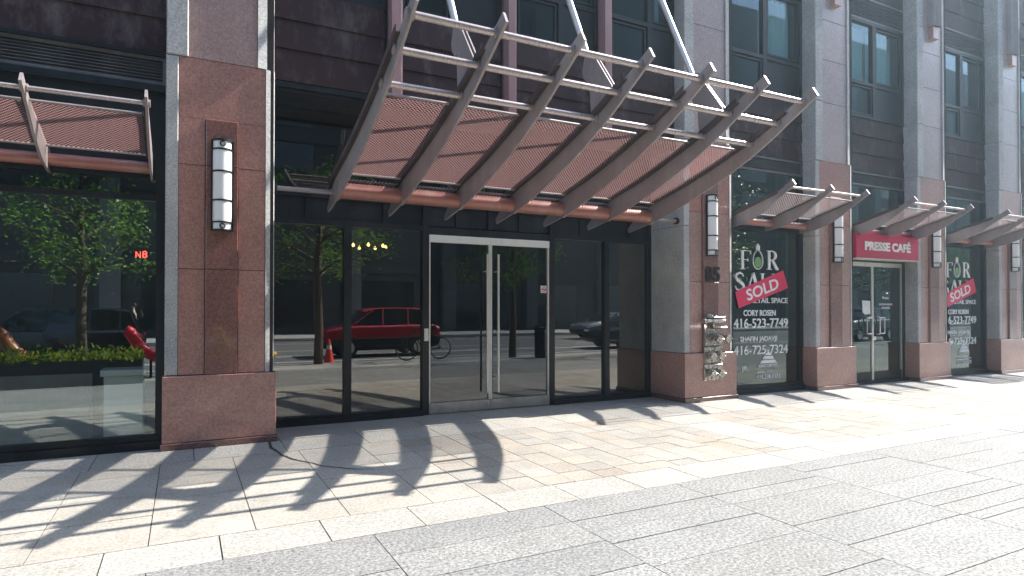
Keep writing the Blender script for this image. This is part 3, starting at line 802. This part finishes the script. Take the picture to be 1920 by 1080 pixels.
def sold_poster(dx, label, full=True):
    S = empty('sale_lettering', (9.4+dx, GL, .2), label, 'window lettering', 'sale lettering on shop windows')
    y0, y1 = GL-.006, GL+.009
    m = MB(); serif(m, 'F', 8.84+dx, 2.245, .30, .34, y0, y1); serif(m, 'R', 9.53+dx, 2.255, .31, .35, y0, y1)
    ribbon(m, [(8.98+dx, 2.0), (8.98+dx, 2.0)], .001, y0, y1) if False else None
    serif(m, 'S', 8.70+dx, 1.86, .27, .32, y0, y1); serif(m, 'A', 9.0+dx, 1.86, .34, .32, y0, y1)
    serif(m, 'L', 9.36+dx, 1.86, .26, .32, y0, y1); serif(m, 'E', 9.66+dx, 1.86, .28, .32, y0, y1)
    m.build('headline', 'vinyl_white', S)
    # light bulb standing for the O
    cx, cz = 9.30+dx, 2.40
    m = MB(); pts = []
    for i in range(21):
        a = -math.pi*.5+math.pi*2*i/20; rr_ = .145
        pts.append((cx+rr_*math.cos(a)*.86, cz+rr_*math.sin(a)*(1.35 if math.sin(a) > 0 else 1.0)))
    ribbon(m, pts, .014, y0, y1); m.build('bulb_outline', 'vinyl_white', S)
    m = MB(); m.prism([(cx+.09*math.cos(a*.5236), cz-.02+.10*math.sin(a*.5236)) for a in range(12)], 'y', y0+.002, y1); m.build('bulb_glow', 'bulb_green', S)
    m = MB(); m.box(cx-.045, cx+.045, y0, y1, 2.585, 2.69); m.prism([(cx-.03, 2.695), (cx+.03, 2.695), (cx+.015, 2.72), (cx-.015, 2.72)], 'y', y0, y1); m.build('bulb_cap', 'vinyl_white', S)
    L = [('RETAIL SPACE', 9.12, 10.09, 1.635, 1.735, .0), ('CORY ROSEN', 8.93, 9.76, 1.40, 1.51, .01), ('416-523-7749', 8.68, 10.09, 1.185, 1.355, .006),
         ('SHAFIN JADAVJI', 8.84, 9.79, .915, 1.03, .01), ('416-725-7324', 8.68, 10.085, .70, .865, .006), ('RENOCORP INC', 9.30, 9.80, .455, .515, 0),
         ('JR', 8.87, 9.02, .395, .50, .01), ('GENERAL CONTRACTING', 9.26, 9.86, .365, .395, 0), ('416.238.8373', 9.26, 9.87, .245, .325, .008)]
    for t, a, b, c, d, bo in L:
        text_mesh(t, a+dx, b+dx, c, d, GL+.008, 'text_line', 'vinyl_white', S, ext=.012, bold=bo)
    m = MB(); px_, pz = 9.56+dx, .53
    for i, (w1, w2) in enumerate(((.22, .17), (.15, .11), (.09, .01))):
        z = pz+i*.075; m.prism([(px_-w1, z), (px_+w1, z), (px_+w2, z+.055), (px_-w2, z+.055)], 'y', y0, y1)
    m.build('pyramid_mark', 'vinyl_white', S)
    # SOLD band pasted across
    B = empty('sold_banner', (9.4+dx, GL-.02, 1.7), 'pink SOLD strip pasted at a slant across the sale lettering '+('beside house number 85' if dx == 0 else 'right of the café'), 'banner')
    y2 = GL-.012
    m = MB(); m.prism([(8.704+dx, 1.835), (8.794+dx, 1.54), (10.079+dx, 1.922), (9.95+dx, 2.25)], 'y', y2-.004, y2); m.build('strip', 'vinyl_pink', B)
    rot = math.atan2(.382, 1.285); text_mesh('SOLD', 8.97+dx, 9.83+dx, 1.785, 1.995, y2-.0045, 'lettering', 'vinyl_white', B, ext=.003, bold=.02, rot=rot)
sold_poster(0, 'white FOR SALE lettering with a light bulb on the shop window beside house number 85')
sold_poster(6.5, 'white FOR SALE lettering on the shop window right of the café door')

# café door vinyls and paper
m = MB(); m.prism([(12.30, 1.70), (12.56, 1.69), (12.57, 1.42), (12.40, 1.41), (12.31, 1.45)], 'y', GL-.012, GL-.0095)
o = m.build('paper_notice', 'white_paint'); tag(o, 'sheet of white paper taped to the café door', 'notice')
dv = empty('door_lettering', (13.1, GL, 1.6), 'small white lettering on the right leaf of the café door', 'window lettering')
for t, a, b, c, d in (('Presse', 12.99, 13.2, 1.73, 1.79), ('OUTDOOR SERVICE', 12.87, 13.33, 1.60, 1.64), ('AVAILABLE', 12.95, 13.25, 1.53, 1.57)):
    text_mesh(t, a, b, c, d, GL-.001, 'text_line', 'vinyl_white', dv, ext=.003, bold=.01)
st = empty('door_sticker', (5.09, YE, 1.8), 'square white no-smoking sticker on the entrance door glass', 'sticker')
m = MB(); m.box(5.035, 5.14, YE-.006, YE-.003, 1.785, 1.90); m.build('sheet', 'white_paint', st)
m = MB(); m.torus((5.088, YE-.008, 1.845), 'y', .036, .005, 18, 5); m.tube([(5.064, YE-.008, 1.87), (5.112, YE-.008, 1.82)], .004, 6); m.build('symbol', 'vinyl_pink', st)
m = MB(); m.box(5.062, 5.114, YE-.0085, YE-.0061, 1.838, 1.85); m.build('cigarette', 'black_metal', st)
kc = MB(); kc.torus((3.10, YE-.062, 1.13), 'y', .028, .009, 16, 6); kc.box(3.068, 3.132, YE-.06, YE-.051, 1.07, 1.25); kc.tube([(3.10, YE-.075, 1.20), (3.10, YE-.06, 1.20)], .014, 10)
tag(kc.build('key_switch', 'steel'), 'small steel key switch on the dark post left of the entrance doors', 'switch')
# neon sign, mirrored because it faces the room
ne = text_mesh('8', -.425, -.375, 2.12, 2.20, .5, None, None); ne2 = text_mesh('N', -.49, -.44, 2.12, 2.19, .5, None, None)
ne.add(ne2.v, ne2.f); o = ne.build('neon_sign', 'neon_red'); tag(o, 'small red glowing sign inside the left shop window', 'neon sign')

# fire department connection
fd = empty('siamese_connection', (7.84, -.03, .35), 'worn silver fire hose connection with stacked plates on the pillar under number 85', 'fire connection')
for k, (za, zb) in enumerate(((.345, .615), (.63, .90), (.915, 1.20))):
    m = MB(); m.cbox(7.625+k*.008, 8.035, -.062, -.037, za, zb, .008); pl = m.build('plate', 'chrome_worn', fd)
    for sx in (-.09, .10):
        cx = 7.83+sx+ (.06 if k == 2 else 0); cz = (za+zb)/2
        m = MB(); dy = -.10 if k < 2 else -.19
        m.tube([(cx, -.06, cz), (cx, dy, cz-.01), (cx+.01, dy-.03, cz-.02)], [.062, .058, .066], 14)
        m.tube([(cx+.01, dy-.03, cz-.02), (cx+.01, dy-.045, cz-.022)], .07, 14)
        for a in range(3): m.tube([(cx+.01+.06*math.cos(a*2.1), dy-.04, cz-.02+.06*math.sin(a*2.1)), (cx+.01+.09*math.cos(a*2.1), dy-.04, cz-.02+.09*math.sin(a*2.1))], .012, 6)
        m.build('outlet', 'chrome_worn' , pl, smooth=True)
m = MB(); m.tube([(7.57, -.10, 1.33), (8.04, -.10, 1.33)], .033, 12); m.tube([(7.60, -.10, 1.33), (7.56, -.10, 1.33)], .05, 12); m.tube([(7.80, -.10, 1.26), (7.80, -.037, 1.26)], .03, 10)
m.build('pipe', 'chrome_worn', fd, smooth=True)
m = MB(); m.cbox(7.64, 8.03, -.13, -.037, 1.39, 1.40); m.tube([(7.66, -.08, 1.42), (7.78, -.08, 1.41)], .028, 10); m.cbox(7.78, 8.08, -.12, -.037, 1.215, 1.232); m.build('cap', 'chrome_worn', fd, smooth=False)

# white pedestal with planter behind the left window
ps = empty('pedestal', (-.59, .45, 0), 'white boxed pedestal standing inside the left shop window', 'pedestal')
m = MB(); m.cbox(-.77, -.40, .30, .62, .0, .80); m.build('column', 'white_paint', ps)
m = MB(); m.cbox(-.80, -.375, .27, .65, .803, .87); m.build('top', 'white_paint', ps)
lwm = MB(); lwm.box(-2.2, -.95, 1.0, 1.06, 0, .78)
for k in range(9): lwm.box(-2.2+k*.15, -2.192+k*.15, .99, .998, .02, .76)
tag(lwm.build('counter', 'concrete'), 'low pale counter front with vertical joints inside the left shop window', 'counter')
ch = empty('chandelier', (2.95, 3.5, 3.3), 'ring of warm bulbs glowing in the dark lobby behind the glass', 'chandelier')
m = MB(); m.torus((2.95, 3.5, 2.62), 'z', .33, .012, 24, 6); m.tube([(2.95, 3.5, 4.2), (2.95, 3.5, 2.9)], .01, 6)
for a in range(3): m.tube([(2.95, 3.5, 2.9), (2.95+.33*math.cos(a*2.09), 3.5+.33*math.sin(a*2.09), 2.62)], .006, 5)
m.build('ring', 'black_metal', ch)
for a in range(7):
    t = a*2*math.pi/7; b = MB(); c_ = (2.95+.33*math.cos(t), 3.5+.33*math.sin(t), 2.66); b.tube([(c_[0], c_[1], 2.63), (c_[0], c_[1], 2.65), c_, (c_[0], c_[1], 2.70)], [.012, .026, .028, .005], 8); b.build('bulb', 'bulb_warm', ch, smooth=True)

# ================================================================= STREET BEHIND THE CAMERA (seen in the glass)
# opposite building
ob = empty('opposite_building', (10, -29, 0), 'dark office block across the street, mirrored in the shop glass', 'building')
m = MB(); m.box(-60, 90, -45, -29.4, 0, 27); m.build('wall', 'opp_wall', ob)
m = MB(); x = -60.
while x < 90: m.box(x, x+.9, -29.398, -28.95, 0, 22.1); x += 6.25
m.build('pier', 'opp_pier', ob)
m = MB(); [m.box(-60, 90, -29.398, -29.2, z, z+.6) for z in (3.7, 7.6, 11.4, 15.2, 19)]; m.build('band', 'opp_wall', ob)
w0 = None
for i in range(16):
    for j in range(5):
        x = -29+6.25*i; z = 4.7+3.8*j if j else .4
        if w0 is None:
            m = MB(); m.box(x, x+4.6, -29.39, -29.36, .4, 3.2); w0 = m.build('window', 'car_glass', ob); bx, bz = x, .4
        else:
            c = w0.copy(); COL.objects.link(c); c.parent = ob; c.location = (x-bx, 0, z-bz)

def car(loc, heading, mat, label, suv=True, group='cars on the street behind the viewer'):
    L_, W = (4.6, 1.86) if suv else (4.7, 1.80); Hh = 1.68 if suv else 1.42
    c = empty('parked_car', loc, label, 'car', group)
    c.rotation_euler[2] = 0
    if suv: T = [(-2.3, .55, .62), (-2.26, .42, .80), (-2.1, .3, .95), (-1.5, .28, 1.05), (-.95, .26, 1.08), (0, .26, 1.08), (1.2, .26, 1.1), (2.0, .3, 1.1), (2.25, .38, 1.0), (2.3, .5, .8)]
    else: T = [(-2.35, .45, .58), (-2.3, .35, .68), (-2.1, .26, .80), (-1.4, .22, .92), (-.9, .22, .95), (0, .22, .96), (1.2, .22, .98), (1.9, .26, .98), (2.25, .32, .9), (2.33, .42, .75)]
    def loft(secs, name, mt, par):
        m = MB(); vs = []; n = None
        for x, pr in secs:
            ring = [(x, -y, z) for y, z in pr]+[(x, y, z) for y, z in reversed(pr)]
            n = len(ring); vs += ring
        fs = [(i*n+j, i*n+(j+1) % n, (i+1)*n+(j+1) % n, (i+1)*n+j) for i in range(len(secs)-1) for j in range(n)]
        fs += [tuple(range(n)), tuple(range((len(secs)-1)*n, len(secs)*n))[::-1]]
        m.v = [(v[0]+loc[0], v[1]+loc[1], v[2]+loc[2]) for v in vs]; m.f = fs; m.t = [1.]*len(fs)
        return m.build(name, mt, par, smooth=True)
    secs = []
    for x, lo_, hi in T:
        e = min(1, (2.36-abs(x))/.25+.72); hw = W/2*e; mid = lo_+(hi-lo_)*.55
        secs.append((x, [(hw*.9, lo_), (hw*.99, lo_+.08), (hw, mid), (hw*.97, hi-.06), (hw*.90, hi)]))
    body = loft(secs, 'body', mat, c)
    cs_ = []
    for x, lo_, hi in T:
        e = min(1, (2.36-abs(x))/.25+.72); hw = W/2*e*1.012; top = lo_+(hi-lo_)*(.5 if suv else .25)
        cs_.append((x*1.004, [(hw*.88, lo_-.02), (hw*.995, lo_+.07), (hw, top-.02), (hw*.98, top)]))
    loft(cs_, 'cladding', 'black_metal', c)
    b = T[5][2]-.03
    if suv: G = [(-1.25, b, .0), (-.75, b, .72), (-.35, b, .97), (.5, b, 1.), (1.5, b, .96), (1.95, b, .80), (2.15, b, .05)]
    else: G = [(-1.2, b, .0), (-.55, b, .86), (-.2, b, .98), (.5, b, 1.), (.95, b, .92), (1.75, b, .05)]
    def cab(s, drop, name, mt):
        secs = []
        for x, zb, k in G:
            zt = zb+.02+(Hh-zb-drop)*k; secs.append((x, [(W/2*.90*s, zb), (W/2*(.90-.16*k)*s, zt-.03), (W/2*(.84-.2*k)*s, zt)]))
        return loft(secs, name, mt, c)
    cab(1., .035, 'glasshouse', 'car_glass')
    m = MB(); rf = [(x, Hh-(1-k)*.35) for x, _, k in G if k > .7]
    vs = []
    for x, z in rf: vs += [(x+loc[0], sy*(W/2*.70)+loc[1], z-.045+loc[2]) for sy in (-1, 1)]+[(x+loc[0], sy*(W/2*.62)+loc[1], z+.004+loc[2]) for sy in (1, -1)]
    fs = [(i*4+j, i*4+(j+1) % 4, (i+1)*4+(j+1) % 4, (i+1)*4+j) for i in range(len(rf)-1) for j in range(4)]+[(0, 1, 2, 3), tuple(range(4*len(rf)-4, 4*len(rf)))]
    m.add(vs, fs)
    for sy in (-1, 1):
        for x in ((-.05, .95, 1.7) if suv else (-.05, .8)):
            m.tube([(loc[0]+x, loc[1]+sy*W/2*.905, loc[2]+b-.02), (loc[0]+x+.03, loc[1]+sy*W/2*.75, loc[2]+Hh-.05)], .03, 6)
        m.tube([(loc[0]+G[0][0], loc[1]+sy*W/2*.88, loc[2]+b+.02), (loc[0]+G[2][0], loc[1]+sy*W/2*.73, loc[2]+Hh-.06)], .03, 6)
    m.build('roof', mat, c, smooth=True)
    for wx in (-1.38, 1.35):
        for sy in (-1, 1):
            wy = loc[1]+sy*(W/2-.10); X = loc[0]+wx; Z = loc[2]+.34
            m = MB(); m.tube([(X, wy-.11, Z), (X, wy+.11, Z)], .34, 22); wh = m.build('wheel', 'rubber', c, smooth=True)
            m = MB(); m.tube([(X, wy+sy*.08, Z), (X, wy+sy*.115, Z)], [.22, .21], 18); m.build('rim', 'steel', wh, smooth=True)
    for sy in (-1, 1):
        m = MB(); m.box(loc[0]-2.27, loc[0]-2.0, loc[1]+sy*.62-.14, loc[1]+sy*.62+.14, loc[2]+T[2][1]+.38, loc[2]+T[2][1]+.50); m.build('headlight', 'lamp_shade', c)
        m = MB(); m.box(loc[0]+2.05, loc[0]+2.27, loc[1]+sy*.72-.13, loc[1]+sy*.72+.13, loc[2]+.85, loc[2]+.98); m.build('tail_light', 'seat_red', c)
    c.rotation_euler[2] = heading
    if suv: c.scale = (.9, .95, 1.02)
    return c
car((6.2, -12.8, -.155), 0, 'car_red', 'red estate car standing at the kerb, mirrored in the entrance glass')
car((-3.0, -11.6, -.155), 0, 'car_black', 'black estate car mirrored in the left shop window')
car((21.5, -19.5, -.155), 0, 'car_silver', 'silver saloon mirrored in the glass right of the doors', suv=False)
car((17.5, -12.2, -.155), 0, 'car_black', 'dark saloon nearest the glass right of the doors', suv=False)
car((31.0, -12.2, -.155), 0, 'car_black', 'dark estate car mirrored in the second sold window')

# trees
def make_tree(loc, label, seed):
    rnd = random.Random(seed)
    T = empty('street_tree', loc, label, 'tree', 'street trees along the kerb')
    x, y, z = loc; m = MB()
    m.tube([(x, y, z), (x+.03, y, z+1.2), (x-.03, y+.02, z+2.4), (x+.05, y, z+3.6), (x, y, z+5)], [.13, .10, .085, .06, .03], 10)
    tips = []
    for k in range(15):
        a = rnd.uniform(0, 6.28); h = rnd.uniform(2.1, 4.4); l = rnd.uniform(.7, 1.45)*(1.45-.12*h)
        p0 = Vector((x, y, z+h)); p1 = p0+Vector((math.cos(a)*l*.5, math.sin(a)*l*.5, .35)); p2 = p0+Vector((math.cos(a)*l, math.sin(a)*l, .5+rnd.uniform(-.3, .5)))
        m.tube([p0, p1, p2], [.04, .025, .01], 6, False); tips += [p1, p2, (p1+p2)/2, p2+Vector((0, 0, -.2))]
    m.build('trunk', 'bark', T, smooth=True)
    m = MB()
    cl = []
    for t in tips:
        for _ in range(1): cl.append(t+Vector((rnd.gauss(0, .28), rnd.gauss(0, .28), rnd.gauss(0, .25))))
    for c in cl:
        for _ in range(62):
            p = c+Vector((rnd.gauss(0, .22), rnd.gauss(0, .22), rnd.gauss(0, .14)))
            d = Vector((rnd.uniform(-1, 1), rnd.uniform(-1, 1), rnd.uniform(-.8, .3))).normalized(); s = rnd.uniform(.03, .065)
            u = d.orthogonal().normalized()*s*.5
            m.add([p, p+d*s+u, p+d*s*2, p+d*s-u], [(0, 1, 2, 3)])
    m.build('crown', 'leaf', T)
    return T
tr = make_tree((9.1, -7.9, 0), 'young street tree by the kerb, mirrored in the right entrance door', 3)
k = 0
for x, y, lb in ((3.3, -8.35, 'street tree mirrored in the glass left of the entrance doors'), (-1.9, -7.6, 'leafy street tree mirrored in the left shop window'),
              (-4.6, -7.3, 'street tree farthest to the left along the kerb'), (16.0, -7.4, 'street tree mirrored in the sold window beside number 85'),
              (23.0, -7.4, 'street tree mirrored in the café door'), (30.0, -7.4, 'street tree mirrored in the window right of the café')):
    k += 1; copy_tree(tr, loc=(x, y, 0), label=lb, rz=k*1.1, scale=1+.07*((k*5) % 3-1))
# tree grate + bollard by middle tree
bo = empty('litter_bin', (9.75, -7.3, 0), 'slim dark litter bin beside the young tree mirrored in the doors', 'bin')
m = MB(); m.tube([(9.75, -7.3, 0), (9.75, -7.3, .85)], .17, 16); m.build('bin_body', 'black_metal', bo, smooth=True)
m = MB(); m.tube([(9.75, -7.3, .86), (9.75, -7.3, .95), (9.75, -7.3, 1.0)], [.19, .19, .08], 16); m.build('bin_lid', 'black_metal', bo, smooth=True)
# planters with yellow-green shrubs
def planter(x0, x1, y, label):
    P = empty('planter', ((x0+x1)/2, y, 0), label, 'planter', 'long planters along the kerb')
    m = MB(); frame = [(x0, x1, y-.3, y-.26), (x0, x1, y+.26, y+.3), (x0, x0+.04, y-.26, y+.26), (x1-.04, x1, y-.26, y+.26)]
    for a in frame: m.box(a[0], a[1], a[2], a[3], 0, .5)
    m.box(x0+.04, x1-.04, y-.26, y+.26, .0, .42); m.build('box', 'planter_dark', P)
    m = MB(); m2 = MB(); rnd = random.Random(int(x0*10)+99)
    for _ in range(int((x1-x0)*620)):
        p = Vector((rnd.uniform(x0, x1), y+rnd.gauss(0, .16), .46+abs(rnd.gauss(0, .11)))); d = Vector((rnd.uniform(-1, 1), rnd.uniform(-1, 1), rnd.uniform(0, 1.2))).normalized(); s = rnd.uniform(.03, .06); u = d.orthogonal().normalized()*s*.5
        (m if rnd.random() < .55 else m2).add([p, p+d*s+u, p+d*s*2, p+d*s-u], [(0, 1, 2, 3)])
    m.build('foliage', 'leaf', P); m2.build('flowers', 'leaf_yellow', P)
planter(-4.2, -.75, -7.0, 'long dark planter of yellow-green shrubs mirrored in the left shop window')
planter(.1, 1.3, -7.0, 'short dark planter mirrored beside the grey corner of the red pillar')
# curved lounge seats
def seat(x, y, mat, label):
    m = MB(); c = spline([(0, .0, 1.05), (.12, 0, .98), (.35, 0, .62), (.75, 0, .42), (1.25, 0, .40), (1.6, 0, .30)], 16)
    m.tube([(x+p[0], y+p[1], p[2]) for p in c], [.05]+[.13]*15+[.08], 12)
    s = empty('lounge_seat', (x+.8, y, 0), label, 'seat', 'curved lounge seats by the planters')
    m.build('seat_shell', mat, s, smooth=True)
    for lx in (.5, 1.4):
        l = MB(); l.tube([(x+lx, y-.1, 0), (x+lx, y, .4)], .025, 8); l.tube([(x+lx, y+.1, 0), (x+lx, y, .4)], .025, 8); l.build('leg', 'black_metal', s)
seat(-1.15, -7.9, 'seat_red', 'glossy red curved seat mirrored in the left shop window')
seat(.55, -7.9, 'seat_yellow', 'yellow curved seat mirrored in the polished red pillar')
seat(-3.4, -7.9, 'seat_brown', 'brown curved seat mirrored behind the planter at far left')
# cone
cn = empty('traffic_cone', (3.9, -9.9, -.155), 'red traffic cone in front of the mirrored red car', 'cone')
m = MB(); m.tube([(3.9, -9.9, -.12), (3.9, -9.9, .25), (3.9, -9.9, .62)], [.16, .09, .03], 16); m.build('cone_body', 'cone_red', cn, smooth=True)
m = MB(); m.box(3.70, 4.10, -10.1, -9.7, -.155, -.12); m.build('foot', 'cone_red', cn)
m = MB(); m.tube([(3.9, -9.9, .30), (3.9, -9.9, .42)], [.085, .066], 16, False); m.build('stripe', 'white_paint', cn, smooth=True)
# bicycle leaning at a ring stand
bk = empty('bicycle', (6.3, -8.2, 0), 'dark bicycle parked at the kerb, mirrored beside the entrance doors', 'bicycle')
for wx in (5.78, 6.82):
    m = MB(); m.torus((wx, -8.2, .34), 'y', .32, .018, 28, 6); wh = m.build('wheel', 'rubber', bk)
    m = MB()
    for a in range(12): m.tube([(wx, -8.2, .34), (wx+.31*math.cos(a*.5236), -8.2, .34+.31*math.sin(a*.5236))], .002, 4)
    m.build('spokes', 'steel', wh)
m = MB()
for a, b in (((5.78, .34), (6.0, .85)), ((6.0, .80), (6.55, .82)), ((6.03, .68), (6.3, .30)), ((6.3, .30), (6.5, .92)), ((6.3, .30), (6.82, .34)), ((6.82, .34), (6.53, .80))): m.tube([(a[0], -8.2, a[1]), (b[0], -8.2, b[1])], .017, 8)
m.build('frame', 'black_metal', bk)
m = MB(); m.tube([(5.98, -8.45, .95), (6.02, -8.4, .98), (6.0, -8.2, .93), (6.02, -8.0, .98), (5.98, -7.95, .95)], .013, 8); m.tube([(6.0, -8.2, .85), (6.0, -8.2, .93)], .015, 8); m.build('handlebar', 'black_metal', bk)
m = MB(); m.tube([(6.4, -8.2, .93), (6.5, -8.2, .95), (6.65, -8.2, .96)], [.03, .05, .08], 8); m.build('saddle', 'black_metal', bk, smooth=True)
# pedestrian across the street, one skinned body
def person(loc, label):
    P = empty('person', loc, label, 'person')
    J = {'hip': (0, 0, .95, .13), 'waist': (0, 0, 1.12, .115), 'chest': (0, 0, 1.32, .14), 'neck': (0, 0, 1.48, .055), 'chin': (-.01, 0, 1.55, .065), 'head': (-.005, 0, 1.66, .095), 'crown': (0, 0, 1.73, .06)}
    for s, t in ((-1, 'l'), (1, 'r')):
        st_ = .22*s
        J.update({'hj'+t: (0, s*.09, .90, .09), 'kn'+t: (-st_*.55-.02, s*.09, .50, .06), 'an'+t: (-st_, s*.09, .09, .04), 'to'+t: (-st_-.13, s*.10, .04, .03),
                  'sh'+t: (0, s*.17, 1.40, .055), 'el'+t: (st_*.5, s*.22, 1.13, .04), 'wr'+t: (st_*.4-.08, s*.21, .90, .028), 'ha'+t: (st_*.4-.1, s*.21, .82, .03)})
    K = list(J); E = [('hip', 'waist'), ('waist', 'chest'), ('chest', 'neck'), ('neck', 'chin'), ('chin', 'head'), ('head', 'crown')]
    for t in 'lr': E += [('hip', 'hj'+t), ('hj'+t, 'kn'+t), ('kn'+t, 'an'+t), ('an'+t, 'to'+t), ('chest', 'sh'+t), ('sh'+t, 'el'+t), ('el'+t, 'wr'+t), ('wr'+t, 'ha'+t)]
    def skinned(name, keys, grow, mat):
        me = bpy.data.meshes.new(name); kk = [k for k in K if k in keys]
        me.from_pydata([J[k][:3] for k in kk], [(kk.index(a), kk.index(b)) for a, b in E if a in kk and b in kk], [])
        o = bpy.data.objects.new(name, me); COL.objects.link(o); o.parent = P
        o.modifiers.new('skin', 'SKIN'); md = o.modifiers.new('sub', 'SUBSURF'); md.levels = 1; md.render_levels = 2
        if not me.skin_vertices: 
            bm = bmesh.new(); bm.from_mesh(me); bm.verts.layers.skin.verify(); bm.to_mesh(me); bm.free()
        for i, k in enumerate(kk): me.skin_vertices[0].data[i].radius = (J[k][3]*grow,)*2
        me.skin_vertices[0].data[0].use_root = True
        me.materials.append(MATS[mat])
    skinned('body', K, 1, 'skin')
    skinned('shirt', ['hip', 'waist', 'chest', 'shl', 'shr', 'ell', 'elr'], 1.15, 'cloth_pale')
    skinned('trousers', ['hip', 'hjl', 'hjr', 'knl', 'knr', 'anl', 'anr'], 1.18, 'cloth_dark')
    m = MB(); m.tube([(loc[0]+.02, loc[1], loc[2]+1.62), (loc[0]+.02, loc[1], loc[2]+1.70), (loc[0]+.01, loc[1], loc[2]+1.79)], [.10, .112, .05], 12); m.build('hair', 'hair_dark', P, smooth=True)
person((-2.1, -26.5, 0), 'pedestrian in a pale top walking across the street, mirrored in the left window')

# ================================================================= HAZE over the street (even volume added to give the bluish veil of sun glare)
hm = bpy.data.materials.new('glare_haze_air'); hm.use_nodes = True; ht = hm.node_tree; ht.nodes.clear()
ho = N(ht, 'ShaderNodeOutputMaterial'); hv = N(ht, 'ShaderNodeVolumePrincipled')
hv.inputs['Color'].default_value = (.62, .84, 1, 1); hv.inputs['Density'].default_value = .0036; hv.inputs['Anisotropy'].default_value = .8
ht.links.new(hv.outputs[0], ho.inputs['Volume']); MATS['glare_haze_air'] = hm
m = MB(); m.box(-410, 510, -510, 410, -1.2, 28.5); tag(m.build('glare_haze', 'glare_haze_air'), kind='stuff')
